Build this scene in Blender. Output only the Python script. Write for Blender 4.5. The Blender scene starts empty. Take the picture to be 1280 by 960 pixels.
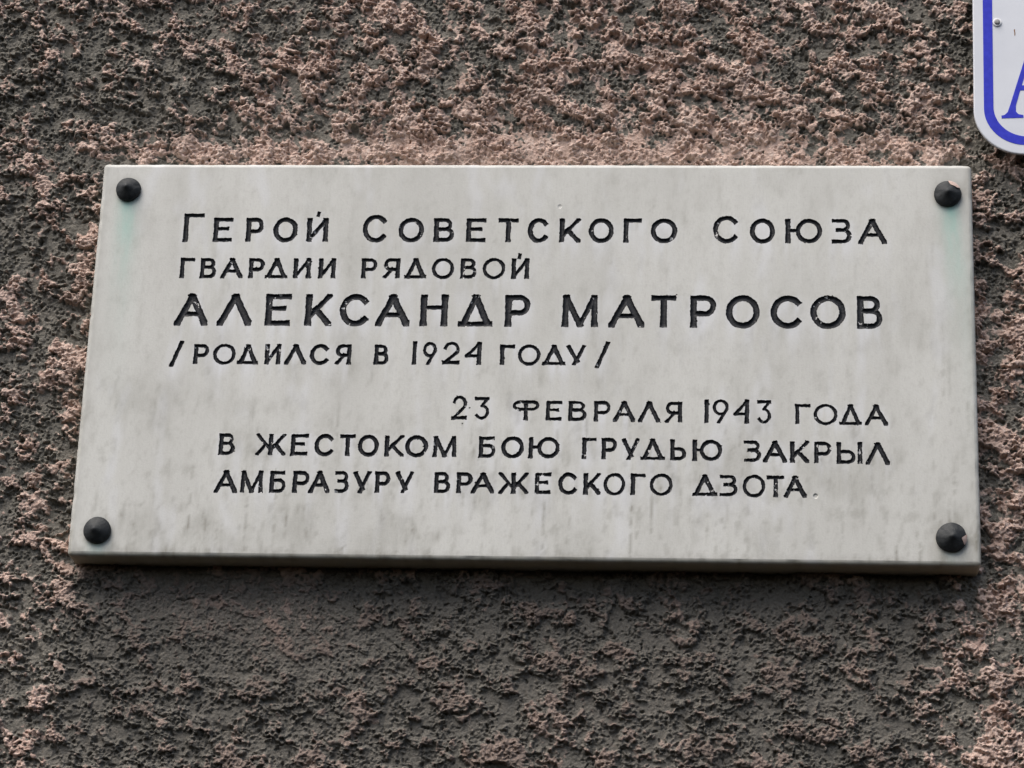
import bpy, math, random
import numpy as np
from mathutils import Matrix, Vector

# ------------------------------------------------------------------ camera
POSE = (-0.3694100534828467, 0.08289640769895032, 0.03713756949615861,
        0.21045533474014544, -2.6891512456503714, -1.0741906454334194)
FPX = 3600.0                       # focal length in pixels of a 1280 px wide frame
PLAQUE_W, PLAQUE_H, PLAQUE_T = 0.90, 0.42981869, 0.034
WALL_Y = PLAQUE_T                  # mean plane of the wall; the plaque's face is y = 0


def rot():
    a, b, c = POSE[:3]
    ca, sa, cb, sb, cc, sc = math.cos(a), math.sin(a), math.cos(b), math.sin(b), math.cos(c), math.sin(c)
    B = np.array([[1, 0, 0], [0, 0, -1], [0, 1, 0]], float)
    Rx = np.array([[1, 0, 0], [0, ca, -sa], [0, sa, ca]])
    Ry = np.array([[cb, 0, sb], [0, 1, 0], [-sb, 0, cb]])
    Rz = np.array([[cc, -sc, 0], [sc, cc, 0], [0, 0, 1]])
    return Rz @ Rx @ Ry @ B


RC = rot()
CAM = np.array(POSE[3:])


def at(px, py, y=0.0):
    """where the photograph's pixel lies on the vertical plane at depth y (measuring the real plaque)"""
    d = RC.T @ np.array([(px - 640) / FPX, (py - 480) / FPX, 1.0])
    t = (y - CAM[1]) / d[1]
    p = CAM + t * d
    return float(p[0]), float(p[2])


sc = bpy.context.scene
cam_d = bpy.data.cameras.new('camera')
cam_d.sensor_width = 36.0
cam_d.lens = 36.0 * FPX / 1280.0
cam_d.clip_start = 0.05
cam_d.clip_end = 100.0
cam = bpy.data.objects.new('camera', cam_d)
sc.collection.objects.link(cam)
M = Matrix.Identity(4)
for i in range(3):
    M[i][0] = RC[0][i]
    M[i][1] = -RC[1][i]
    M[i][2] = -RC[2][i]
    M[i][3] = CAM[i]
cam.matrix_world = M
sc.camera = cam

# ------------------------------------------------------------------ sky and sun (overcast)
SUN_EL, SUN_AZ = math.radians(60), math.radians(-38)      # azimuth off the wall's normal; minus = from the left
sun_dir = Vector((math.sin(SUN_AZ) * math.cos(SUN_EL), -math.cos(SUN_AZ) * math.cos(SUN_EL), math.sin(SUN_EL)))
w = bpy.data.worlds.new('World')
sc.world = w
w.use_nodes = True
wn = w.node_tree.nodes
sky = wn.new('ShaderNodeTexSky')
sky.sky_type = 'NISHITA'
sky.sun_disc = False
sky.sun_elevation = SUN_EL
sky.sun_rotation = math.atan2(sun_dir.x, sun_dir.y)
sky.air_density = 1.0
sky.dust_density = 4.5
sky.ozone_density = 1.0
wn['Background'].inputs['Strength'].default_value = 0.08
w.node_tree.links.new(sky.outputs[0], wn['Background'].inputs['Color'])
sun_d = bpy.data.lights.new('sun', 'SUN')
sun_d.energy = 1.5
sun_d.angle = math.radians(56)
sun_d.color = (1.0, 0.98, 0.95)
sun = bpy.data.objects.new('sun', sun_d)
sc.collection.objects.link(sun)
sun.rotation_euler = sun_dir.to_track_quat('Z', 'Y').to_euler()
sc.view_settings.view_transform = 'Standard'
sc.view_settings.look = 'None'
sc.view_settings.gamma = 1.0
sc.view_settings.exposure = 1.20

# ------------------------------------------------------------------ noise
def _hash(ix, iz, seed):
    h = (ix.astype(np.int64) * 374761393 + iz.astype(np.int64) * 668265263 + seed * 974634777) & 0xFFFFFFFF
    h = ((h ^ (h >> 13)) * 1274126177) & 0xFFFFFFFF
    return h ^ (h >> 16)


def perlin(x, z, scale, seed):
    x = x / scale
    z = z / scale
    x0 = np.floor(x)
    z0 = np.floor(z)
    fx = (x - x0).astype(np.float32)
    fz = (z - z0).astype(np.float32)
    ix = x0.astype(np.int32)
    iz = z0.astype(np.int32)
    u = fx * fx * fx * (fx * (fx * 6 - 15) + 10)
    v = fz * fz * fz * (fz * (fz * 6 - 15) + 10)

    def g(a, b):
        ang = (_hash(ix + a, iz + b, seed) & 0xFFFF).astype(np.float32) * np.float32(2 * math.pi / 65536)
        return np.cos(ang) * (fx - a) + np.sin(ang) * (fz - b)
    n0 = g(0, 0) * (1 - u) + g(1, 0) * u
    n1 = g(0, 1) * (1 - u) + g(1, 1) * u
    return (n0 * (1 - v) + n1 * v) * np.float32(1.5)


def fbm(x, z, scale, seed, octaves=4, gain=0.5):
    s = 0.0
    a = 1.0
    for k in range(octaves):
        s = s + a * perlin(x, z, scale / 2 ** k, seed + 17 * k)
        a *= gain
    return s


def worley(x, z, scale, seed):
    """distance to the nearest feature point (cell units) and that point's random value"""
    x = x / scale
    z = z / scale
    ix = np.floor(x).astype(np.int32)
    iz = np.floor(z).astype(np.int32)
    best = np.full(x.shape, 9.0, np.float32)
    val = np.zeros(x.shape, np.float32)
    for a in (-1, 0, 1):
        for b in (-1, 0, 1):
            h = _hash(ix + a, iz + b, seed)
            px = (h & 0x3FF).astype(np.float32) / 1024 + (ix + a)
            pz = ((h >> 10) & 0x3FF).astype(np.float32) / 1024 + (iz + b)
            d = np.sqrt((px - x) ** 2 + (pz - z) ** 2).astype(np.float32)
            m = d < best
            best = np.where(m, d, best)
            val = np.where(m, ((h >> 20) & 0x3FF).astype(np.float32) / 1024, val)
    return best, val


def sstep(a, b, x):
    t = np.clip((x - a) / (b - a), 0, 1)
    return t * t * (3 - 2 * t)


# ------------------------------------------------------------------ object helpers
def link(o, parent=None):
    sc.collection.objects.link(o)
    if parent is not None:
        o.parent = parent
    return o


def mesh_obj(name, verts, faces, mat, parent=None, smooth=False, attrs=None):
    me = bpy.data.meshes.new(name)
    verts = np.asarray(verts, np.float32)
    if isinstance(faces, np.ndarray) and faces.ndim == 2:
        n, k = faces.shape
        me.vertices.add(len(verts))
        me.vertices.foreach_set('co', verts.ravel())
        me.loops.add(n * k)
        me.loops.foreach_set('vertex_index', faces.astype(np.int32).ravel())
        me.polygons.add(n)
        me.polygons.foreach_set('loop_start', np.arange(0, n * k, k, dtype=np.int32))
        me.polygons.foreach_set('loop_total', np.full(n, k, np.int32))
        me.update(calc_edges=True)
    else:
        me.from_pydata(verts.tolist(), [], [list(f) for f in faces])
        me.update()
    me.polygons.foreach_set('use_smooth', np.full(len(me.polygons), smooth, bool))
    for k, v in (attrs or {}).items():
        at_ = me.attributes.new(k, 'FLOAT', 'POINT')
        at_.data.foreach_set('value', np.asarray(v, np.float32))
    me.materials.append(mat)
    me.validate()
    return link(bpy.data.objects.new(name, me), parent)


def thing(name, label, cat, loc, group=None):
    o = bpy.data.objects.new(name, None)
    o.empty_display_size = 0.05
    link(o)
    o.location = loc
    o['label'] = label
    o['category'] = cat
    if group:
        o['group'] = group
    return o


# ------------------------------------------------------------------ materials
class NT:
    def __init__(self, name, rough=0.8, spec=0.3):
        self.m = bpy.data.materials.new(name)
        self.m.use_nodes = True
        self.t = self.m.node_tree
        self.b = self.t.nodes['Principled BSDF']
        self.b.inputs['Roughness'].default_value = rough
        self.b.inputs['Specular IOR Level'].default_value = spec

    def n(self, kind, **kw):
        nd = self.t.nodes.new(kind)
        for k, v in kw.items():
            setattr(nd, k, v)
        return nd

    def l(self, a, b):
        self.t.links.new(a, b)

    def attr(self, name):
        return self.n('ShaderNodeAttribute', attribute_name=name).outputs['Fac']

    def coord(self, scale=(1, 1, 1)):
        tc = self.n('ShaderNodeTexCoord')
        mp = self.n('ShaderNodeMapping')
        mp.inputs['Scale'].default_value = scale
        self.l(tc.outputs['Object'], mp.inputs['Vector'])
        return mp.outputs[0]

    def noise(self, scale, detail=4, rough=0.55, stretch=(1, 1, 1)):
        nd = self.n('ShaderNodeTexNoise')
        nd.inputs['Scale'].default_value = scale
        nd.inputs['Detail'].default_value = detail
        nd.inputs['Roughness'].default_value = rough
        self.l(self.coord(stretch), nd.inputs['Vector'])
        return nd.outputs['Fac']

    def ramp(self, fac, a, b, va=0.0, vb=1.0):
        nd = self.n('ShaderNodeMapRange', interpolation_type='SMOOTHSTEP')
        self.l(fac, nd.inputs['Value'])
        for k, v in zip(('From Min', 'From Max', 'To Min', 'To Max'), (a, b, va, vb)):
            nd.inputs[k].default_value = v
        return nd.outputs[0]

    def math(self, op, a, b):
        nd = self.n('ShaderNodeMath', operation=op)
        for i, v in enumerate((a, b)):
            if isinstance(v, (int, float)):
                nd.inputs[i].default_value = v
            else:
                self.l(v, nd.inputs[i])
        return nd.outputs[0]

    def mix(self, fac, a, b):
        nd = self.n('ShaderNodeMix', data_type='RGBA')
        for k, v in ((0, fac), (6, a), (7, b)):
            if isinstance(v, (int, float)):
                nd.inputs[k].default_value = v
            elif isinstance(v, tuple):
                nd.inputs[k].default_value = v + (1,) if len(v) == 3 else v
            else:
                self.l(v, nd.inputs[k])
        return nd.outputs[2]

    def bump(self, h, dist, strength=1.0):
        nd = self.n('ShaderNodeBump')
        nd.inputs['Strength'].default_value = strength
        nd.inputs['Distance'].default_value = dist
        self.l(h, nd.inputs['Height'])
        self.l(nd.outputs[0], self.b.inputs['Normal'])

    def color(self, c):
        if isinstance(c, tuple):
            self.b.inputs['Base Color'].default_value = c + (1,)
        else:
            self.l(c, self.b.inputs['Base Color'])
        return self.m


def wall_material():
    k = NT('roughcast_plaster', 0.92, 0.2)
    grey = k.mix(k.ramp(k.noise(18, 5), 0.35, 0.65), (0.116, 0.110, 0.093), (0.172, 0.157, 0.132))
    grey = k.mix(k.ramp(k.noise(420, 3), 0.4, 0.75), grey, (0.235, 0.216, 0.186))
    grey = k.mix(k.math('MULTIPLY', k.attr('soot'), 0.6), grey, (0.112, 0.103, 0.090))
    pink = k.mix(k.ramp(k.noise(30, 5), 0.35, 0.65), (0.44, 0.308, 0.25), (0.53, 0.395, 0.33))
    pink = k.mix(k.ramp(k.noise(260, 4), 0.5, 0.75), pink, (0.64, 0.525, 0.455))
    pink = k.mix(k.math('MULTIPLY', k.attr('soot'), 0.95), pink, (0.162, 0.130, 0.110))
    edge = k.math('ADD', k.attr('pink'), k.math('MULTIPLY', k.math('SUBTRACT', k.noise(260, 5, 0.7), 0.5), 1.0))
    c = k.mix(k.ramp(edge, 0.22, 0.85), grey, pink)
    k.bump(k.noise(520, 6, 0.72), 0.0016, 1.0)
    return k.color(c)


def stone_material():
    k = NT('weathered_marble', 0.62, 0.35)
    c = k.mix(k.ramp(k.noise(9, 5, 0.6, (1, 1, 0.35)), 0.35, 0.65), (0.472, 0.466, 0.428), (0.535, 0.530, 0.490))
    c = k.mix(k.ramp(k.noise(60, 4, 0.6, (1.6, 1, 0.12)), 0.45, 0.75, 0, 0.2), c, (0.42, 0.41, 0.37))
    c = k.mix(k.ramp(k.noise(380, 4, 0.65, (1.4, 1, 0.45)), 0.45, 0.75, 0, 0.45), c, (0.40, 0.39, 0.36))
    c = k.mix(k.math('MULTIPLY', k.attr('salt'), 0.8), c, (0.61, 0.615, 0.625))
    c = k.mix(k.math('MULTIPLY', k.attr('grime'), k.ramp(k.noise(120, 5, 0.65, (1, 1, 0.3)), 0.25, 0.7, 0.35, 1.0)), c, (0.21, 0.20, 0.165))
    c = k.mix(k.math('MULTIPLY', k.attr('verdigris'), k.ramp(k.noise(90, 4, 0.6, (1.4, 1, 0.3)), 0.25, 0.7, 0.4, 1.0)), c, (0.29, 0.48, 0.41))
    c = k.mix(k.math('MULTIPLY', k.attr('algae_bounce'), 0.85), c, (0.40, 0.36, 0.245))  # olive algae tint, lightened to stand in for light bounced from below
    k.bump(k.noise(420, 4, 0.6), 0.00025, 0.6)
    return k.color(c)


def paint_material():
    k = NT('worn_black_paint', 0.55, 0.25)
    c = k.mix(k.ramp(k.noise(160, 4), 0.35, 0.7), (0.008, 0.009, 0.011), (0.020, 0.021, 0.024))
    e = k.math('ADD', k.attr('chip'), k.math('MULTIPLY', k.math('SUBTRACT', k.noise(700, 4, 0.6), 0.5), 0.7))
    c = k.mix(k.ramp(e, 0.5, 0.62), c, (0.58, 0.57, 0.55))
    k.bump(k.noise(500, 4, 0.6), 0.0003, 0.8)
    return k.color(c)


def cap_material():
    k = NT('dark_bronze', 0.62, 0.3)
    k.b.inputs['Metallic'].default_value = 0.0
    c = k.mix(k.ramp(k.noise(120, 5), 0.35, 0.7), (0.011, 0.013, 0.014), (0.030, 0.032, 0.032))
    c = k.mix(k.ramp(k.noise(330, 5, 0.7), 0.64, 0.72), c, (0.10, 0.10, 0.09))
    k.bump(k.noise(330, 5, 0.65), 0.0007, 0.8)
    return k.color(c)


def flat_material(name, a, b, rough, scale=200, spec=0.4, bump=0.0):
    k = NT(name, rough, spec)
    c = k.mix(k.ramp(k.noise(scale, 5, 0.6), 0.35, 0.7), a, b)
    if bump:
        k.bump(k.noise(scale * 2, 3), bump, 0.6)
    return k.color(c)


# ------------------------------------------------------------------ the wall
def px_zone(X, Z, px, py, rx, ry, y=WALL_Y):
    cx, cz = at(px, py, y)
    s = 0.9 / 1110
    return np.exp(-(((X - cx) / (rx * s)) ** 2 + ((Z - cz) / (ry * s)) ** 2)).astype(np.float32)


def build_wall():
    S = 0.00062
    x0, x1, z0, z1 = -0.64, 0.66, -0.49, 0.49
    nx, nz = int((x1 - x0) / S) + 1, int((z1 - z0) / S) + 1
    X, Z = np.meshgrid(np.linspace(x0, x1, nx, dtype=np.float32), np.linspace(z0, z1, nz, dtype=np.float32))
    # zones of the wall: finer, flatter plaster under the plaque and along its top edge
    edge_n = 0.012 * perlin(X, Z, 0.03, 3) + 0.006 * perlin(X, Z, 0.011, 4)
    below = (sstep(-0.200, -0.225, Z + edge_n) * sstep(-0.475, -0.425, X + 1.5 * edge_n) * sstep(0.440, 0.405, X + 1.5 * edge_n - 0.22 * (Z + 0.215))
             * (1 - 0.25 * sstep(-0.30, -0.44, Z + 2 * edge_n)))
    flat = np.clip(px_zone(X, Z, 260, 750, 130, 50) * 1.3 + 1.0 * px_zone(X, Z, 380, 800, 100, 55)
                   + 0.6 * px_zone(X, Z, 640, 190, 520, 16), 0, 1)
    # slanting, warped coordinates so clumps drag down to the right
    a = math.radians(-28)
    U = (X * math.cos(a) + Z * math.sin(a)) / 1.3
    V = -X * math.sin(a) + Z * math.cos(a)
    wu = 0.0035 * perlin(U, V, 0.016, 5) + 0.0016 * perlin(U, V, 0.006, 6)
    wv = 0.0035 * perlin(U, V, 0.016, 7) + 0.0016 * perlin(U, V, 0.006, 8)
    U = U + wu
    V = V + wv
    A = fbm(U, V, 0.034, 11, 5, 0.62)
    A = 0.72 * A + 0.50 * fbm(U, V, 0.0135, 12, 3, 0.6)
    lump = 0.6 * sstep(-0.25, 0.70, A) + 0.4 * sstep(-0.02, 0.22, A)
    Xw = X + 0.0007 * perlin(X, Z, 0.004, 13)
    Zw = Z + 0.0007 * perlin(X, Z, 0.004, 14)
    f1, r1 = worley(U, V, 0.0088, 21)
    f2, r2 = worley(Xw, Zw, 0.0050, 22)
    f3, r3 = worley(Xw, Zw, 0.0032, 23)
    f4, r4 = worley(Xw, Zw, 0.0021, 24)

    def dome(f, k):
        return np.clip(1 - (f * k) ** 2, 0, 1)
    crumb = dome(f1, 1.5) * sstep(0.45, 1.0, r1)
    crumb2 = dome(f2, 1.5) * sstep(0.25, 1.0, r2)
    crumb3 = dome(f3, 1.45) * sstep(0.15, 1.0, r3)
    crumb4 = dome(f4, 1.4) * r4
    fine = perlin(X, Z, 0.0022, 31) + 0.6 * perlin(X, Z, 0.0013, 32)
    hole3 = dome(worley(Xw, Zw, 0.0058, 25)[0], 2.6)
    pit = 0.8 * sstep(0.38, 0.72, perlin(U, V, 0.014, 41)) + 0.8 * sstep(0.42, 0.75, perlin(X, Z, 0.0062, 42))
    rough = 0.18 + 0.80 * sstep(-0.45, 0.40, fbm(X, Z, 0.021, 47, 3)) + 0.35 * lump
    h = 0.0062 * lump + rough * (0.0014 * crumb + 0.0020 * crumb2 + 0.0019 * crumb3 + 0.0012 * crumb4 - 0.0026 * hole3)
    h += 0.0020 * fbm(X, Z, 0.12, 51, 2) + 0.00060 * rough * fine - 0.0040 * pit * (1 - 0.45 * lump)
    calm = 0.0020 * sstep(-0.3, 0.5, fbm(U, V, 0.05, 61, 5, 0.5)) + 0.0009 * crumb2 + 0.0010 * crumb3 + 0.0006 * crumb4 - 0.0012 * hole3 + 0.0018 * lump + 0.00028 * fine
    crack = sstep(0.055, 0.0, np.abs(fbm(U, V, 0.06, 71, 3))) * sstep(0.1, 0.4, perlin(U, V, 0.05, 72) + 0.3)
    calm = calm - 0.0026 * crack
    h = h * (1 - 0.8 * flat) + (calm + 0.002) * 0.8 * flat
    h = h * (1 - 0.15 * below)
    h = h - 0.0045
    # sideways push so lumps have ragged, slightly overhanging rims
    dx = 0.0007 * perlin(X, Z, 0.0045, 81) + 0.0004 * perlin(X, Z, 0.0024, 82)
    dz = 0.0007 * perlin(X, Z, 0.0045, 83) + 0.0004 * perlin(X, Z, 0.0024, 84) - 0.16 * np.clip(h, -0.002, 0.008)
    Y = WALL_Y - h
    # pink limewash still on the clumps, dark film of dirt elsewhere
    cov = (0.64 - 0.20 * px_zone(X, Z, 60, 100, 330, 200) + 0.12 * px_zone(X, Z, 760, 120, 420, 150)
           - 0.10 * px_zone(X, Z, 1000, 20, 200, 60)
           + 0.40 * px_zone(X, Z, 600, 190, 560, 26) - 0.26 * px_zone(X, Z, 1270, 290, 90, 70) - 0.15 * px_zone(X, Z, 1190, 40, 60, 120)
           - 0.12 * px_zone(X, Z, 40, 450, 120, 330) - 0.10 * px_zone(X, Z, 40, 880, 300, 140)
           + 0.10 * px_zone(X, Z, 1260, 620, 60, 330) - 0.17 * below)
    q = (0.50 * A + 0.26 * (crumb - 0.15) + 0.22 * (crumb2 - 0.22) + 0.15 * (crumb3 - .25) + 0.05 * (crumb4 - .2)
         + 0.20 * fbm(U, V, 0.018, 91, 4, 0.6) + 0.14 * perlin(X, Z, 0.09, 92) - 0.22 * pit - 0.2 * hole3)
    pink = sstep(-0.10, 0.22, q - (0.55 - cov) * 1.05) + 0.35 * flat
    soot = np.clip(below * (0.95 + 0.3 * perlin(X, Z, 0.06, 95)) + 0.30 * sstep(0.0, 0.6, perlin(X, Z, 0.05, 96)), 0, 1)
    co = np.stack([X + dx, Y, Z + dz], -1).reshape(-1, 3)
    idx = np.arange(nx * nz, dtype=np.int32).reshape(nz, nx)
    faces = np.stack([idx[:-1, :-1], idx[:-1, 1:], idx[1:, 1:], idx[1:, :-1]], -1).reshape(-1, 4)
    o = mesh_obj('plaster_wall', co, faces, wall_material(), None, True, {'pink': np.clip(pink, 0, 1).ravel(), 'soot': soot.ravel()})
    o['label'] = 'rough roughcast plaster wall, patchy pink and sooty grey, behind the stone plaque'
    o['category'] = 'wall'
    return o


build_wall()

# ------------------------------------------------------------------ lettering
def arc(cx, cy, rx, ry, a0, a1, n=26):
    t = np.radians(np.linspace(a0, a1, n))
    return [(cx + rx * math.cos(q), cy + ry * math.sin(q)) for q in t]


RING = arc(.5, .5, .5, .5, 0, 360, 48)


def bowl(x, y0, y1, xs=0.0):
    r = (y1 - y0) / 2
    return [(xs, y1), (x, y1)] + arc(x, y0 + r, 1 - x, r, 90, -90, 16) + [(x, y0), (xs, y0)]


# each glyph: list of (polyline, relative weight) in a unit box whose edges are the outer ink edges
GL = {
    'А': [([(-.02, -.04), (.5, 1.02)], 1), ([(.5, 1.02), (1.02, -.04)], 1.08), ([(.2, .33), (.8, .33)], .8)],
    'Л': [([(-.02, -.04), (.5, 1.02)], 1), ([(.5, 1.02), (1.02, -.04)], 1.1)],
    'Г': [([(0, 0), (0, 1)], 1), ([(0, 1), (1, 1)], .85)],
    'Е': [([(0, 0), (0, 1)], 1), ([(0, 1), (1, 1)], .85), ([(0, 0), (.97, 0)], .85), ([(0, .55), (.76, .55)], .8)],
    'Р': [([(0, 0), (0, 1)], 1), (bowl(.6, .42, 1), .88)],
    'О': [(RING, .95)],
    'С': [(arc(.55, .5, .55, .5, 42, 318, 36), .95)],
    'И': [([(0, 0), (0, 1)], 1), ([(1, 0), (1, 1)], 1), ([(-.02, -.03), (1.02, 1.03)], .85)],
    'В': [([(0, 0), (0, 1)], 1), (bowl(.52, .55, 1)[:2] + arc(.52, .775, .36, .225, 90, -90, 14) + [(.52, .55), (0, .55)], .82), (bowl(.6, 0, .55), .85)],
    'Т': [([(0, 1), (1, 1)], .85), ([(.5, 0), (.5, 1)], 1)],
    'К': [([(0, 0), (0, 1)], 1), ([(1.02, 1.04), (.05, .24)], .82), ([(.36, .52), (1.04, -.05)], .95)],
    'З': [([(0, 1), (.55, 1)] + arc(.55, .78, .36, .22, 90, -90, 14) + [(.25, .56)], .82), ([(.25, .56), (.56, .56)] + arc(.56, .28, .44, .28, 90, -90, 14) + [(0, 0)], .85)],
    'Д': [([(.1, .0), (.5, 1.03)], .95), ([(.5, 1.03), (.9, .0)], 1.05), ([(0, 0), (1, 0)], .8)],
    'Я': [([(1, 0), (1, 1)], 1), ([(1, 1), (.4, 1)] + arc(.4, .72, .36, .28, 90, 270, 16) + [(.4, .44), (1, .44)], .85), ([(.55, .44), (0, -.03)], .9)],
    'М': [([(.0, 0), (.03, 1)], .95), ([(.03, 1.03), (.5, -.02)], .95), ([(.5, -.02), (.97, 1.03)], .8), ([(.97, 1), (1, 0)], .95)],
    'Ж': [([(.5, 0), (.5, 1)], 1), ([(-.02, 1.04), (.5, .2)], .82), ([(1.02, 1.04), (.5, .2)], .82), ([(.3, .5), (-.02, -.04)], .85), ([(.7, .5), (1.02, -.04)], .9)],
    'Б': [([(0, 0), (0, 1)], 1), ([(0, 1), (.9, 1)], .85), (bowl(.58, 0, .58), .85)],
    'У': [([(0, 1.02), (.56, .12)], 1), ([(1, 1.02), (.38, -.04)], .85)],
    'Ь': [([(0, 0), (0, 1)], 1), (bowl(.55, 0, .56), .85)],
    'Ы': [([(0, 0), (0, 1)], 1), ([(0, .56), (.42, .56)] + arc(.42, .28, .28, .28, 90, -90, 14) + [(0, 0)], .85), ([(1, 0), (1, 1)], 1)],
    'Ф': [(arc(.26, .78, .26, .22, 90, 270, 14) + arc(.74, .78, .26, .22, -90, 90, 14) + [(.26, 1)], .82), ([(.5, 0), (.5, .86)], 1)],
    'Н': [([(0, 0), (0, 1)], 1), ([(1, 0), (1, 1)], 1), ([(0, .6), (1, .6)], .7)],
    '1': [([(.5, 0), (.5, 1)], 1)],
    '2': [(arc(.52, .68, .48, .32, 165, -20, 18) + [(.88, .5), (.03, .0)], .78), ([(0, 0), (1, 0)], .9)],
    '3': [([(.05, 1), (1, 1)], .85), ([(1, 1), (.5, .62)] + arc(.5, .31, .5, .31, 80, -145, 18), .75)],
    '4': [([(1, 0), (1, 1)], 1.05), ([(1.0, 1), (0, .38)], .8), ([(0, .38), (1, .38)], .8)],
    '9': [(arc(.5, .69, .5, .31, 0, 360, 30), .74), ([(.97, .6), (.38, -.03)], .8)],
    '/': [([(0, -.02), (1, 1.02)], .95)],
    '`': [([(.1, 0), (.75, 1)], 1)],
}


def glyph(ch):
    if ch == 'ю':
        raise KeyError
    return GL[ch]


def yu(fr):
    w_ = 1 - fr
    return [([(0, 0), (0, 1)], 1), (arc(fr + w_ / 2, .5, w_ / 2, .5, 0, 360, 40), .9), ([(0, .52), (fr, .52)], .75)]


def row(words):
    return [(c, a, b) for c, a, b in words]


# per line: stroke width px, [(x, y top, y baseline) ...] control points, letters (char, left px, right px)
ROWS = [
    (6.6, [(228, 272.0, 302.3), (500, 272.5, 302.4), (800, 273.3, 303.3), (1105, 273.5, 304.8)],
     row([('Г', 228, 257), ('Е', 265.5, 293), ('Р', 306.5, 331), ('О', 341, 373), ('И', 382.5, 411.3), ('С', 453, 484.5), ('О', 497.5, 530.5),
          ('В', 541.5, 569), ('Е', 582, 609), ('Т', 622, 649), ('С', 659, 686), ('К', 699, 726), ('О', 735.5, 767.5), ('Г', 779, 803),
          ('О', 813, 847), ('С', 891, 923), ('О', 937, 969), ('Ю', 981.5, 1028), ('З', 1039, 1065), ('А', 1073, 1108)])),
    (5.7, [(224, 322.3, 347.8), (500, 322.8, 348), (660, 322.8, 348.6)],
     row([('Г', 224, 244.5), ('В', 249.5, 272), ('А', 276, 304), ('Р', 310, 332), ('Д', 330.5, 361), ('И', 366, 389.5), ('И', 397.5, 420.5),
          ('Р', 451, 472.5), ('Я', 478, 501), ('Д', 504.5, 534.5), ('О', 539.5, 568), ('В', 575, 597), ('О', 603, 632), ('И', 639, 662)])),
    (8.6, [(220, 366.8, 406.7), (540, 368, 407.8), (800, 369, 409.3), (1100, 370, 411)],
     row([('А', 218.5, 261), ('Л', 272, 315.5), ('Е', 330.5, 366), ('К', 381, 415.5), ('С', 424, 462), ('А', 469.5, 512.5), ('Н', 524.5, 561),
          ('Д', 572, 617.5), ('Р', 630.5, 664), ('М', 702, 748), ('А', 761, 805.5), ('Т', 813, 846), ('Р', 862.5, 896), ('О', 907, 950),
          ('С', 963, 1003), ('О', 1012.5, 1057.5), ('В', 1071, 1104)])),
    (5.7, [(212, 429.8, 455), (480, 430.5, 456), (740, 431.2, 456.5)],
     row([('/', 212, 229.5), ('Р', 241, 262.5), ('О', 266, 295), ('Д', 296, 324), ('И', 330, 352), ('Л', 356, 383), ('С', 387, 412),
          ('Я', 418, 440), ('В', 467, 487), ('1', 514.5, 522), ('9', 527.5, 547), ('2', 552.5, 575.5), ('4', 580, 602.5), ('Г', 624.5, 644.5),
          ('О', 647, 676), ('Д', 677, 708), ('У', 708, 732.5), ('/', 744, 762.5)])),
    (5.4, [(564, 499.0, 524.3), (690, 500.8, 525.8), (790, 501.3, 527.5), (890, 502.8, 529), (1000, 504.8, 530.2), (1105, 506, 532)],
     row([('2', 564, 584.5), ('3', 592, 612.5), ('Ф', 639.5, 675), ('Е', 682, 703.5), ('В', 710, 734), ('Р', 742, 764), ('А', 766.5, 794),
          ('Л', 798, 825), ('Я', 831, 853), ('1', 880, 886.5), ('9', 890, 911.5), ('4', 916, 936.5), ('3', 945, 964.5), ('Г', 994, 1014),
          ('О', 1017, 1047), ('Д', 1048.5, 1078), ('А', 1081, 1109.5)])),
    (5.8, [(272, 541.6, 568.7), (420, 542.8, 569.8), (560, 545, 571.5), (700, 546.3, 573.2), (850, 549, 575.8), (1000, 551.5, 578.5), (1110, 553, 581)],
     row([('В', 272.5, 295), ('Ж', 319.5, 357.5), ('Е', 362.5, 387), ('С', 392.5, 418), ('Т', 424, 445), ('О', 447, 474), ('К', 480.5, 505),
          ('О', 506, 535.5), ('М', 541, 571), ('Б', 598, 620.5), ('О', 626, 655.5), ('Ю', 660.5, 700), ('Г', 727, 746.5), ('Р', 751.5, 772),
          ('У', 777, 799.5), ('Д', 800, 832), ('Ь', 837.5, 858.5), ('Ю', 865.5, 903), ('З', 929, 952), ('А', 954, 983.5), ('К', 987.5, 1011.5),
          ('Р', 1017.5, 1040), ('Ы', 1045.5, 1078), ('Л', 1082.5, 1112)])),
    (5.8, [(268, 588, 616), (460, 589, 616.2), (600, 590.3, 616.8), (750, 591.2, 618.5), (880, 593, 620), (1000, 595, 622)],
     row([('А', 268, 297), ('М', 300, 329.5), ('Б', 336, 359), ('Р', 365, 388), ('А', 386, 412.5), ('З', 417, 437.5), ('У', 441, 464),
          ('Р', 468, 489), ('У', 494, 517.5), ('В', 542, 564), ('Р', 570, 591.5), ('А', 589, 618), ('Ж', 623, 660.7), ('Е', 668, 690),
          ('С', 697.5, 722), ('К', 729, 751), ('О', 754, 782), ('Г', 788, 808), ('О', 812, 841), ('Д', 864.5, 897.5), ('З', 899, 922.5),
          ('О', 928, 957), ('Т', 958, 981), ('А', 980, 1008)])),
]
YU_SPLIT = {(0, 981.5): .315, (5, 660.5): .315, (5, 865.5): .27}
ACCENTS = [(0, 395.3, 401.5, 264.3, 271.5), (1, 646.5, 652.5, 316.5, 324.3)]
TALL = {(0, 228): (266.8, 302.5), (0, 453): (268.8, 302.6), (0, 891): (270, 303.5),
        (3, 212): (426, 458.2), (3, 744): (427, 460), (3, 514.5): (426.3, 456), (3, 527.5): (427.3, 456), (3, 552.5): (427, 455.6), (3, 580): (427.4, 456.3),
        (4, 564): (494.6, 524.5), (4, 592): (496, 524.5), (4, 880): (499, 529), (4, 890): (499.3, 529.2), (4, 916): (499.5, 529.5), (4, 945): (500.2, 529.4)}
LEAN_FREE = set('ОСЮЖАЛУКМДТ9/23')


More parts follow.
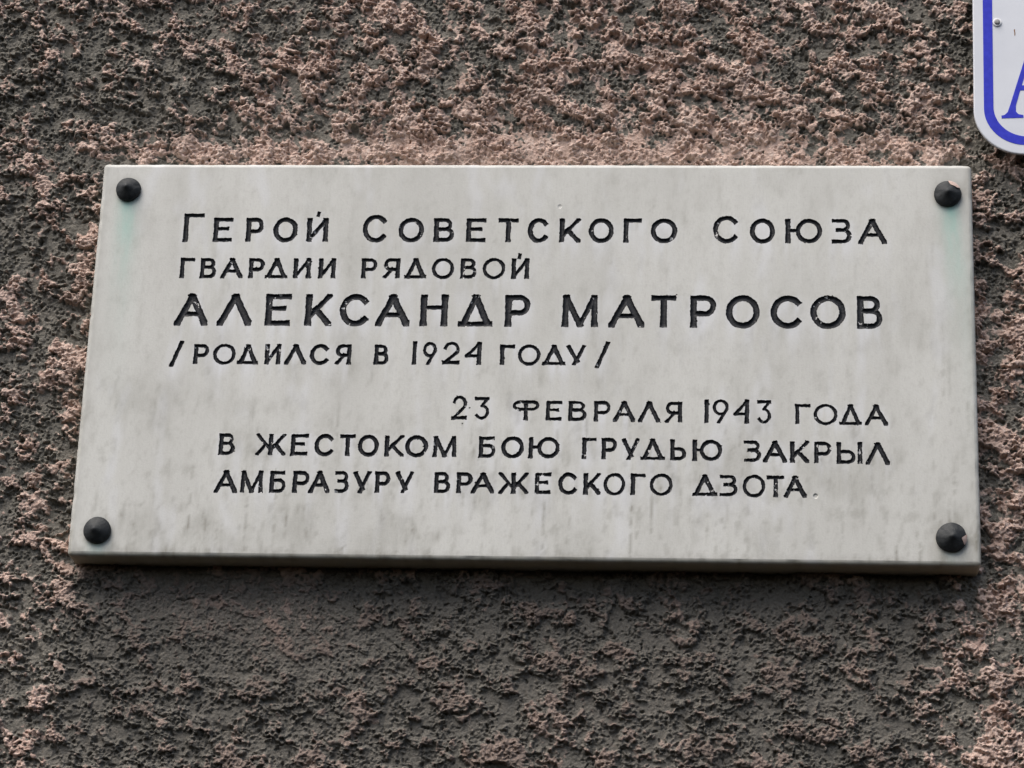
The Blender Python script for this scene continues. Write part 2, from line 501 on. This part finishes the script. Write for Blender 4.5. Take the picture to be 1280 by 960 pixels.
GAP = (28, 18, 24, 8.5, 18, 18, 18)              # a wider gap than this starts the next word of the line
WORD0 = []
_n = 0
for _r in range(len(ROWS)):
    WORD0.append(_n)
    _l = ROWS[_r][2]
    _n += 1 + sum(1 for _a, _b in zip(_l, _l[1:]) if _b[1] - _a[2] > GAP[_r])
WORDS = _n


def strokes_of_text():
    """every stroke as (row, segments in metres with butt flags, half width, clip box)"""
    out = []
    for ri, (sw, ctl, letters) in enumerate(ROWS):
        cx = [c[0] for c in ctl]
        items, word, last = [], WORD0[ri], None
        for c, a, b in letters:
            if last is not None and a - last > GAP[ri]:
                word += 1
            last = b
            items.append((c, a, b, None, word))
        for (r, a, b, t, bs) in ACCENTS:
            if r == ri:
                items.append(('`', a, b, (t, bs), WORD0[r] + (r == 1)))
        for ch, xl, xr, tb, wd in items:
            xc = (xl + xr) / 2
            if tb is None:
                tb = TALL.get((ri, xl)) or (float(np.interp(xc, cx, [c[1] for c in ctl])), float(np.interp(xc, cx, [c[2] for c in ctl])))
            if ch in 'ОС':
                tb = (tb[0] - .5, tb[1] + .8)
            yt, yb = tb
            lean = abs(-0.095 + 0.12 * (xc - 107) / 1113) * (yb - yt)
            if ch in LEAN_FREE:
                lean *= 0.35
            X0, Z0 = at(xl + lean / 2, (yt + yb) / 2)
            X1, Z1 = at(xr - lean / 2, (yt + yb) / 2)
            _, ZT = at(xc, yt)
            _, ZB = at(xc, yb)
            tilt = Z1 - Z0
            wpx = sw * (0.84 if (ch == 'О' and ri in (1, 3, 4, 6)) else 1.0)
            if ch == '`':
                wpx = 4.6
            W = wpx * (X1 - X0) / (xr - xl - lean)
            hw = W / 2
            gl = yu(YU_SPLIT[(ri, xl)]) if ch == 'Ю' else GL[ch]
            bw, bh = X1 - X0, ZT - ZB
            for poly, rel in gl:
                h = hw * rel
                ix = hw if ch != '1' else bw / 2
                iz = h
                if ch == '1':
                    h = bw / 2 * 0.9
                P = []
                for (u, v) in poly:
                    x = X0 + ix + u * (bw - 2 * ix)
                    z = ZB + iz + v * (bh - 2 * iz) + tilt * (u - .5)
                    P.append((x, z))
                P = np.array(P)
                closed = np.hypot(*(P[0] - P[-1])) < 1e-6
                out.append((wd, P, h, closed, (X0 - .0004, X1 + .0004, ZB - abs(tilt) / 2 - .0002, ZT + abs(tilt) / 2 + .0002)))
    return out


CELL = 0.00036
BV = 0.0042
FX0, FX1, FZ0, FZ1 = -PLAQUE_W / 2 + BV, PLAQUE_W / 2 - BV, -PLAQUE_H / 2 + BV, PLAQUE_H / 2 - BV
BLK = 8
NX = int(round((FX1 - FX0) / CELL / BLK)) * BLK
NZ = int(round((FZ1 - FZ0) / CELL / BLK)) * BLK
gx = np.linspace(FX0, FX1, NX + 1)
gz = np.linspace(FZ0, FZ1, NZ + 1)


def text_field():
    D = np.full((NZ + 1, NX + 1), 0.004, np.float32)
    R = np.full((NZ + 1, NX + 1), -1, np.int8)
    for ri, P, h, closed, (bx0, bx1, bz0, bz1) in strokes_of_text():
        pad = 0.0035
        i0, i1 = np.searchsorted(gx, [P[:, 0].min() - h - pad, P[:, 0].max() + h + pad])
        j0, j1 = np.searchsorted(gz, [P[:, 1].min() - h - pad, P[:, 1].max() + h + pad])
        X, Z = np.meshgrid(gx[i0:i1], gz[j0:j1])
        best = np.full(X.shape, 1.0)
        n = len(P) - 1
        for k in range(n):
            a, b = P[k], P[k + 1]
            L = math.hypot(*(b - a))
            if L < 1e-9:
                continue
            dx, dz = (b - a) / L
            s = (X - a[0]) * dx + (Z - a[1]) * dz
            t = -(X - a[0]) * dz + (Z - a[1]) * dx
            e0 = h if (k == 0 and not closed) else 0.0
            e1 = h if (k == n - 1 and not closed) else 0.0
            hh = h
            if n == 1:                      # straight strokes flare a little towards their ends, as cut by a chisel
                hh = h * (0.96 + 0.12 * np.clip(np.abs(s / L - .5) * 2, 0, 1) ** 4)
            ex = np.maximum(np.maximum(-s - e0, s - L - e1), 0)
            round_ = np.sqrt(t ** 2 + np.maximum(np.maximum(-s, s - L), 0) ** 2) - hh
            boxd = np.maximum(np.abs(t) - hh, np.maximum(-s - e0, s - L - e1))
            boxd = np.where(ex > 0, np.sqrt(np.maximum(np.abs(t) - hh, 0) ** 2 + ex ** 2), boxd)
            if e0 == 0 and e1 == 0:
                d = round_
            elif e0 and e1:
                d = boxd
            else:
                d = np.where((s < 0) == bool(e0), boxd, np.minimum(round_, np.maximum(boxd, round_)))
                mid = (s >= 0) & (s <= L)
                d = np.where(mid, np.abs(t) - hh, d)
                if e0:
                    d = np.where(s > L, round_, d)
                else:
                    d = np.where(s < 0, round_, d)
            best = np.minimum(best, d)
        best = np.maximum(best, np.maximum(np.maximum(bx0 - X, X - bx1), np.maximum(bz0 - Z, Z - bz1)))
        sub = D[j0:j1, i0:i1]
        m = best < sub
        sub[m] = best[m]
        R[j0:j1, i0:i1][m] = ri
    return D, R


GXm, GZm = np.meshgrid(gx.astype(np.float32), gz.astype(np.float32))
FD, FR = text_field()
near = FD < 0.0035
jit = np.zeros_like(FD)
jit[near] = (0.00034 * perlin(GXm[near], GZm[near], 0.0024, 201) + 0.00042 * perlin(GXm[near], GZm[near], 0.0075, 202)
             + 0.00016 * perlin(GXm[near], GZm[near], 0.0012, 203)
             - 0.0011 * sstep(0.50, 0.75, perlin(GXm[near], GZm[near], 0.0034, 204)) * sstep(0.1, 0.5, perlin(GXm[near], GZm[near], 0.03, 205)))
FD = FD + jit


def build_front(root, stone, paint):
    gzd, gxd = np.gradient(FD, CELL)
    gn = np.sqrt(gxd ** 2 + gzd ** 2) + 1e-6
    PX, PZ = GXm.copy(), GZm.copy()
    sn = np.abs(FD) < 0.62 * CELL
    PX[sn] -= np.clip(FD * gxd / gn, -.6 * CELL, .6 * CELL)[sn]
    PZ[sn] -= np.clip(FD * gzd / gn, -.6 * CELL, .6 * CELL)[sn]
    depth_in = np.clip(-FD, 0, None)
    depth_in[sn] = 0
    PY = 0.0026 * (1 - np.exp(-depth_in / 0.0011))
    m = depth_in > 0
    PY[m] += 0.00012 * perlin(GXm[m], GZm[m], 0.0012, 211)
    # the lost full stop: a shallow bare pit, and three small dings
    for px, py, r, dep in ((1019.6, 620, 2.9, .0011), (706, 145, 1, .0), (587, 510, 1.0, .0012), (578, 529.5, .9, .0012), (700, 258, 2.5, .0005)):
        x, z = at(px, py)
        r *= 0.00081
        q = np.sqrt((GXm - x) ** 2 + (GZm - z) ** 2) / r
        sel = q < 1.4
        PY[sel] += (dep * sstep(1.25, .6, q[sel])).astype(np.float32)
    cellm = (FD[:-1, :-1] + FD[1:, :-1] + FD[:-1, 1:] + FD[1:, 1:]) / 4
    inside = cellm < 0
    crow = FR[:-1, :-1].copy()
    busy_v = (FD < 0.62 * CELL) | (PY > 0)
    busy_c = busy_v[:-1, :-1] | busy_v[1:, :-1] | busy_v[:-1, 1:] | busy_v[1:, 1:]
    nbx, nbz = NX // BLK, NZ // BLK
    busy_b = busy_c.reshape(nbz, BLK, nbx, BLK).any(axis=(1, 3))
    idx = np.arange((NX + 1) * (NZ + 1), dtype=np.int64).reshape(NZ + 1, NX + 1)
    # quiet blocks become one quad each, busy ones keep their cells
    bj, bi = np.nonzero(~busy_b)
    a = bj * BLK
    b = bi * BLK
    big = np.stack([idx[a, b], idx[a, b + BLK], idx[a + BLK, b + BLK], idx[a + BLK, b]], -1)
    fine = np.repeat(np.repeat(busy_b, BLK, 0), BLK, 1)
    j, i = np.nonzero(fine & ~inside)
    small = np.stack([idx[j, i], idx[j, i + 1], idx[j + 1, i + 1], idx[j + 1, i]], -1)
    faces = np.concatenate([big, small])
    pos = np.stack([PX.ravel(), PY.ravel(), PZ.ravel()], -1)

    # ---- stains: salt runs under the letters, grime streaks, verdigris under the caps
    cov = inside.reshape(nbz, BLK, nbx, BLK).mean(axis=(1, 3)).astype(np.float32)
    run = np.zeros_like(cov)
    acc = np.zeros(nbx, np.float32)
    for r in range(nbz - 1, -1, -1):
        acc = np.maximum(acc * math.exp(-BLK * CELL / 0.016), np.minimum(cov[r] * 1.6, 1))
        run[r] = acc
    for _ in range(3):
        run[:, 1:-1] = (run[:, :-2] + 2 * run[:, 1:-1] + run[:, 2:]) / 4

    def stains(x, z):
        bi_ = np.clip(((x - FX0) / (BLK * CELL)).astype(int), 0, nbx - 1)
        bj_ = np.clip(((z - FZ0) / (BLK * CELL)).astype(int), 0, nbz - 1)
        col = perlin(x, z * 0.12, 0.012, 301) + 0.6 * perlin(x, z * 0.15, 0.005, 302)
        patch = perlin(x, z, 0.09, 303)
        salt = run[bj_, bi_] * sstep(-0.25, 0.7, col + 0.5 * patch + .15)
        salt = salt + 0.45 * sstep(0.25, 0.9, perlin(x, z * 0.2, 0.025, 304) + 0.4 * perlin(x, z * .4, 0.01, 305))
        low = sstep(0.05, -0.2, z)
        wig = x + 0.0022 * perlin(x, z, 0.022, 316) + 0.0009 * perlin(x, z, 0.007, 317) + 0.02 * z
        g = 0.62 * sstep(0.34, 0.70, perlin(wig, z * 0.016, 0.0026, 311) + 0.55 * perlin(x, z * 0.35, 0.024, 312) - 0.33 + 0.14 * low) * (0.3 + 0.7 * low)
        g += 0.36 * sstep(-0.1, 0.8, fbm(x, z * 0.6, 0.05, 313, 5, 0.6)) * (0.5 + 0.5 * low)
        g += 0.38 * sstep(0.1, 0.8, fbm(x, z * 0.45, 0.010, 315, 4, 0.6)) * (0.4 + 0.6 * low)
        g += 0.35 * sstep(0.62, 0.85, perlin(x, z, 0.0032, 318)) * sstep(0.15, 0.5, perlin(x, z, 0.05, 319))
        e = np.minimum(np.minimum(x + PLAQUE_W / 2, PLAQUE_W / 2 - x), z + PLAQUE_H / 2)
        g += 0.35 * sstep(0.012, 0.0, e + 0.004 * perlin(x, z, 0.012, 314))
        v = np.zeros_like(x)
        for px, py, ln, am in ((161, 237, .11, 1.25), (1185, 242, .13, 1.15), (122, 663, .035, .8), (1189, 672, .022, .5)):
            cx, cz = at(px, py)
            dz_ = cz - 0.008 - z
            wid = 0.0085 + 0.045 * np.clip(dz_, 0, 1)
            v += am * np.exp(-((x - cx - .10 * dz_ * (1 if px > 600 else 0.2)) / wid) ** 2) * sstep(-0.008, 0.006, dz_) * np.exp(-np.clip(dz_, 0, 1) / (ln * .5))
            ring = np.hypot(x - cx, z - cz)
            g += 0.30 * sstep(0.021, 0.013, ring)
        return {'salt': np.clip(salt, 0, 1), 'grime': np.clip(g, 0, 1), 'verdigris': np.clip(v, 0, 1)}

    # ---- rounded edge ring and sides
    def outline(off, y):
        """rounded rectangle 'off' outside the flat face, densely sampled"""
        pts = []
        nL, nS, nA = 260, 130, 6
        cs = ((FX0, FZ0), (FX1, FZ0), (FX1, FZ1), (FX0, FZ1))
        for k in range(4):
            (ax, az), (bx, bz) = cs[k], cs[(k + 1) % 4]
            n = nL if k % 2 == 0 else nS
            nx_, nz_ = ((0, -1), (1, 0), (0, 1), (-1, 0))[k]
            for q in range(n):
                t = q / (n - 1)
                pts.append((ax + (bx - ax) * t + nx_ * off, y, az + (bz - az) * t + nz_ * off))
            mx, mz = ((1, 0), (0, 1), (-1, 0), (0, -1))[k]
            for q in range(1, nA):
                t = math.pi / 2 * q / nA
                pts.append((bx + off * (nx_ * math.cos(t) + mx * math.sin(t)), y, bz + off * (nz_ * math.cos(t) + mz * math.sin(t))))
        return np.array(pts, np.float32)
    prof = [(0, 0.0), (.0018, .00035), (.0031, .0012), (.0039, .0024), (BV, .0042), (BV, .012), (BV - .0004, .020), (BV - .0003, .027), (BV - .001, PLAQUE_T + .006)]
    rings = []
    for k, (off, y) in enumerate(prof):
        o_ = outline(off, y)
        if k > 0:
            s_ = 0.00045 * perlin(o_[:, 0] + o_[:, 2] * 3.1, o_[:, 2] - o_[:, 0], 0.016, 401) - 0.0012 * sstep(0.5, 0.8, perlin(o_[:, 0] * 1.0 + 3, o_[:, 2], 0.02, 402)) * (.6 if k < 5 else .2)
            o_[:, 1] += np.clip(-s_, 0, 1) * (1 - (k > 5))
            o_[:, 0] += s_ * np.sign(o_[:, 0]) * (np.abs(o_[:, 0]) > FX1) * .5
            o_[:, 2] += s_ * np.sign(o_[:, 2]) * (np.abs(o_[:, 2]) > FZ1) * .5
        rings.append(o_)
    n = len(rings[0])
    base = len(pos)
    ringv = np.concatenate(rings)
    rf = []
    q = np.arange(n)
    for k in range(len(rings) - 1):
        a0 = base + k * n + q
        a1 = base + k * n + (q + 1) % n
        rf.append(np.stack([a0, a0 + n, a1 + n, a1], -1))
    faces = np.concatenate([faces] + rf)
    pos_all = np.concatenate([pos, ringv])
    used, inv = np.unique(faces, return_inverse=True)
    P = pos_all[used]
    F = inv.reshape(faces.shape)
    at_ = stains(P[:, 0].astype(np.float64), P[:, 2].astype(np.float64))
    isring = used >= base
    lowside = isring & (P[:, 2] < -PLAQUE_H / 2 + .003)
    alg_bounce = np.zeros(len(P), np.float32)
    alg_bounce[lowside] = np.clip(0.25 + 0.6 * sstep(.001, .010, P[lowside, 1]) + .3 * perlin(P[lowside, 0], P[lowside, 1], .02, 411), 0, 1)  # algae with bounce light painted in; chamfer kept paler like a lit edge
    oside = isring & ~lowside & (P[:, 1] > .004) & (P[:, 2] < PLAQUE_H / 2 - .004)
    alg_bounce[oside] = .3
    at_['algae_bounce'] = alg_bounce
    # flip so the face looks out of the wall (towards -y)
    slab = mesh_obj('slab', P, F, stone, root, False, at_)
    # soft shading only for the rounded edge
    sm = np.zeros(len(F), bool)
    sm[-len(rf) * n:] = True
    slab.data.polygons.foreach_set('use_smooth', sm)

    # ---- the engraved lines
    for ri in range(WORDS):
        j, i = np.nonzero(inside & (crow == ri) & fine)
        fc = np.stack([idx[j, i], idx[j, i + 1], idx[j + 1, i + 1], idx[j + 1, i]], -1)
        used, inv = np.unique(fc, return_inverse=True)
        p = pos[used]
        x, z = p[:, 0].astype(np.float64), p[:, 2].astype(np.float64)
        c = sstep(0.42, 0.70, perlin(x, z, 0.0046, 221) + 0.35 * perlin(x, z, 0.0015, 222)) * sstep(-0.05, 0.45, perlin(x, z, 0.035, 223))
        mesh_obj('inscription_word', p, inv.reshape(fc.shape), paint, root, True, {'chip': c})


plaque = thing('memorial_plaque', 'pale weathered marble plaque with black engraved lettering, fixed on the rough plaster wall', 'plaque', (0, 0, 0))
stone, paint = stone_material(), paint_material()
build_front(plaque, stone, paint)

# ------------------------------------------------------------------ bolt caps
cap_mat = cap_material()
dab_mat = flat_material('pink_limewash_dab', (0.40, 0.29, 0.245), (0.50, 0.39, 0.34), 0.8, 300, .2, .0002)
SEG = 64
CAP_PROF = [(.92, .0012), (.985, .0), (1.0, -.0016), (.985, -.0034), (.93, -.0046), (.72, -.0064), (.42, -.0092), (.22, -.0113), (.10, -.0126), (.0, -.0131)]


def cap_radius_y(q):
    r = [p[0] for p in CAP_PROF[:1:-1]]
    y = [p[1] for p in CAP_PROF[:1:-1]]
    return float(np.interp(q, r, y))


def bolt_cap(px, py, rpx, seed, dab=None):
    cx, cz = at(px, py, -.002)
    r0 = rpx * 0.000805
    rnd = random.Random(seed)
    wob = [1 + .012 * math.sin(3 * t + seed) + rnd.uniform(-.006, .006) for t in np.linspace(0, 2 * math.pi, SEG, endpoint=False)]
    tx, tz = rnd.uniform(-.16, .05), rnd.uniform(-.12, .08)
    dents = [(rnd.uniform(0, 6.28), rnd.uniform(.35, .9), rnd.uniform(.0003, .0009)) for _ in range(9 if dab else 4)]
    V, F = [], []
    for k, (rr, y) in enumerate(CAP_PROF[:-1]):
        e = (1 - rr) * r0
        for s in range(SEG):
            t = 2 * math.pi * s / SEG
            dn = sum(c * math.exp(-((rr * math.cos(t) - b * math.cos(a)) ** 2 + (rr * math.sin(t) - b * math.sin(a)) ** 2) / .035) for a, b, c in dents) if k > 3 else 0
            V.append((cx + tx * e + rr * r0 * wob[s] * math.cos(t), y + dn, cz + tz * e + rr * r0 * wob[s] * math.sin(t)))
        if k:
            for s in range(SEG):
                a, b = (k - 1) * SEG + s, (k - 1) * SEG + (s + 1) % SEG
                F.append((a, b, b + SEG, a + SEG))
    V.append((cx + tx * r0, CAP_PROF[-1][1], cz + tz * r0))
    last = (len(CAP_PROF) - 2) * SEG
    for s in range(SEG):
        F.append((last + s, last + (s + 1) % SEG, len(V) - 1))
    o = mesh_obj('bolt_cap', V, F, cap_mat, plaque, True)
    if dab:                                          # a splash of pink wall paint on the rim
        a0, a1, q0 = dab
        o['label'] = 'black bolt cap with a pink paint splash on its rim'
        V, F = [], []
        n, mrow = 14, 5
        for k in range(mrow):
            f = k / (mrow - 1)
            for s in range(n):
                u = s / (n - 1)
                t = math.radians(a0 + (a1 - a0) * u)
                q = 1.0 - f * (1 - q0) * (math.sin(math.pi * u) ** .6) * (1 + .15 * math.sin(7 * u + seed))
                e = (1 - q) * r0
                y = cap_radius_y(min(q, .985)) - .0005 - (0 if q < .985 else -.0)
                V.append((cx + tx * e + q * r0 * 1.006 * math.cos(t), y, cz + tz * e + q * r0 * 1.006 * math.sin(t)))
        for k in range(mrow - 1):
            for s in range(n - 1):
                a = k * n + s
                F.append((a, a + 1, a + n + 1, a + n))
        d = mesh_obj('paint_dab', V, F, dab_mat, o, True)
    return o


bolt_cap(160.5, 236.8, 16.3, 1)
bolt_cap(1184.5, 242.3, 17.3, 2, (22, 88, .62))
bolt_cap(121.5, 662.8, 17.2, 3)
bolt_cap(1189.3, 671.8, 18.6, 4, (-34, 10, .68))

# ------------------------------------------------------------------ street sign
SIGN_Y = 0.012
SIGN_ROT = math.radians(0.8)
white_mat = NT('white_sign_paint', 0.38, 0.5)
_c = white_mat.mix(white_mat.ramp(white_mat.noise(14, 5), 0.3, 0.7), (0.55, 0.565, 0.60), (0.595, 0.61, 0.64))
_c = white_mat.mix(white_mat.ramp(white_mat.noise(500, 3), 0.55, 0.8, 0, .25), _c, (0.45, 0.45, 0.48))
white_mat.bump(white_mat.noise(60, 3), .0004, .35)
white_mat = white_mat.color(_c)
blue_mat = flat_material('blue_sign_paint', (0.016, 0.024, 0.40), (0.026, 0.036, 0.47), 0.5, 160, .22)
zinc_mat = flat_material('zinc_washer', (0.70, 0.70, 0.70), (0.80, 0.80, 0.80), 0.45, 300, .5)
screw_mat = flat_material('grey_screw', (0.20, 0.20, 0.19), (0.32, 0.31, 0.30), 0.5, 500, .5)
rust_mat = flat_material('rust', (0.16, 0.075, 0.03), (0.24, 0.13, 0.06), 0.9, 700, .1)

sx, sz_ = at(1217.8, 192, SIGN_Y)
_, sbot = at(1290, 191.8, SIGN_Y)
PXM = 0.9 / 1110 * 1.0
SW, SH, SR = 0.62, 0.30, 0.050
sign = thing('street_sign', 'white enamel street sign with blue border and blue letter, above the plaque corner', 'sign', (sx, SIGN_Y, sbot))
sign.rotation_euler = (0, SIGN_ROT, 0)


def rrect(x0, z0, x1, z1, r, n=20):
    pts = []
    for (cx, cz, a) in ((x1 - r, z0 + r, -90), (x1 - r, z1 - r, 0), (x0 + r, z1 - r, 90), (x0 + r, z0 + r, 180)):
        for k in range(n + 1):
            t = math.radians(a + 90 * k / n)
            pts.append((cx + r * math.cos(t), cz + r * math.sin(t)))
    return pts


def sheet(name, loops, y_front, y_back, mat, parent):
    """solid sheet from an outer outline with a rolled rim (loops: list of (inset, y)) around one rounded rectangle"""
    V, F = [], []
    n = None
    for ins, y in loops:
        L = rrect(ins, ins, SW - ins, SH - ins, SR - ins)
        n = len(L)
        V += [(x, y, z) for x, z in L]
    for k in range(len(loops) - 1):
        for s in range(n):
            a, b = k * n + s, k * n + (s + 1) % n
            F.append((a, b, b + n, a + n))
    F.append(tuple(range((len(loops) - 1) * n, len(loops) * n)))
    return mesh_obj(name, V, F, mat, parent, False)


sheet('plate', [(.0012, .0035), (.0, .0028), (.0, .0010), (.0004, .0003), (.0012, .0)], 0, 0, white_mat, sign)


def border(ins, wd, parent):
    V, F = [], []
    A = [rrect(i, i, SW - i, SH - i, SR - i * .82) for i in (ins, ins, ins + wd, ins + wd)]
    ys = (-.00005, -.0003, -.0003, -.00005)
    n = len(A[0])
    for L, y in zip(A, ys):
        V += [(x, y, z) for x, z in L]
    for k in range(3):
        for s in range(n):
            a, b = k * n + s, k * n + (s + 1) % n
            F.append((a, b, b + n, a + n))
    return mesh_obj('border', V, F, blue_mat, parent, False)


border(.0104, .0098, sign)


def sloc(px, py):
    x, z = at(px, py, SIGN_Y)
    x, z = x - sx, z - sbot
    c, s = math.cos(SIGN_ROT), math.sin(SIGN_ROT)
    return c * x - s * z, s * x + c * z


# the roman capital: thin left leg, thick right leg, bracketed serifs
def letter_a():
    x0, z0 = sloc(1252, 148)
    s = 0.00083
    H = 122 * 1.07
    out = [(0, 0), (0, 3.8), (4, 4.6), (8, 8.5), (11.5, 18), (50, H), (56, H), (92, 14), (95.5, 7), (102, 4.4), (106, 3.8), (106, 0), (62, 0), (62, 3.8), (68, 4.6),
           (72, 8), (71, 16), (64.5, 38), (25.2, 38), (18.6, 17), (18.2, 9), (21, 5.2), (27, 3.8), (27, 0)]
    hole = [(27.6, 45), (62, 45), (45.5, 99)]
    V, F = [], []
    import mathutils
    lo = [[Vector((x0 + a * s, 0, z0 + b * s)) for a, b in out], [Vector((x0 + a * s, 0, z0 + b * s)) for a, b in hole]]
    tl = math.radians(2.6)
    for L in lo:
        for p in L:
            a_, b_ = p.x - x0, p.z - z0
            p.x, p.z = x0 + a_ * math.cos(tl) - b_ * math.sin(tl), z0 + a_ * math.sin(tl) + b_ * math.cos(tl)
    tris = mathutils.geometry.tessellate_polygon(lo)
    allp = lo[0] + lo[1]
    n = len(allp)
    V = [(p.x, -.0003, p.z) for p in allp] + [(p.x, -.00005, p.z) for p in allp]
    F = [tuple(t) for t in tris]
    for st, L in ((0, len(out)), (len(out), len(hole))):
        for k in range(L):
            a, b = st + k, st + (k + 1) % L
            F.append((a, b, b + n, a + n))
    mesh_obj('letter', V, F, blue_mat, sign, False)


letter_a()


def lathe(name, cx, cz, prof, mat, parent, seg=32):
    V, F = [], []
    for r, y in prof:
        for s in range(seg):
            t = 2 * math.pi * s / seg
            V.append((cx + r * math.cos(t), y, cz + r * math.sin(t)))
    for k in range(len(prof) - 1):
        for s in range(seg):
            a, b = k * seg + s, k * seg + (s + 1) % seg
            F.append((a, b, b + seg, a + seg))
    F.append(tuple(range((len(prof) - 1) * seg, len(prof) * seg)))
    return mesh_obj(name, V, F, mat, parent, False)


bx, bz = sloc(1246.3, 28.3)
scr = lathe('screw', bx, bz, [(.0030, -.0009), (.0030, -.0022), (.0024, -.0030), (.0010, -.0034)], screw_mat, sign)
lathe('washer', bx, bz, [(.0047, -.0003), (.0047, -.0010), (.0043, -.0014), (.0029, -.0014)], zinc_mat, scr)
rx_, rz_ = sloc(1268.2, 41)
V = [(rx_ + a * .0008, -.00012, rz_ + b * .0008) for a, b in ((-.9, 5), (.7, 5.2), (.6, 2), (1.1, 0), (.9, -3), (.2, -5), (-.4, -3), (-.2, 0), (-.8, 2.5))]
mesh_obj('rust_mark', V, [tuple(range(9))], rust_mat, sign)
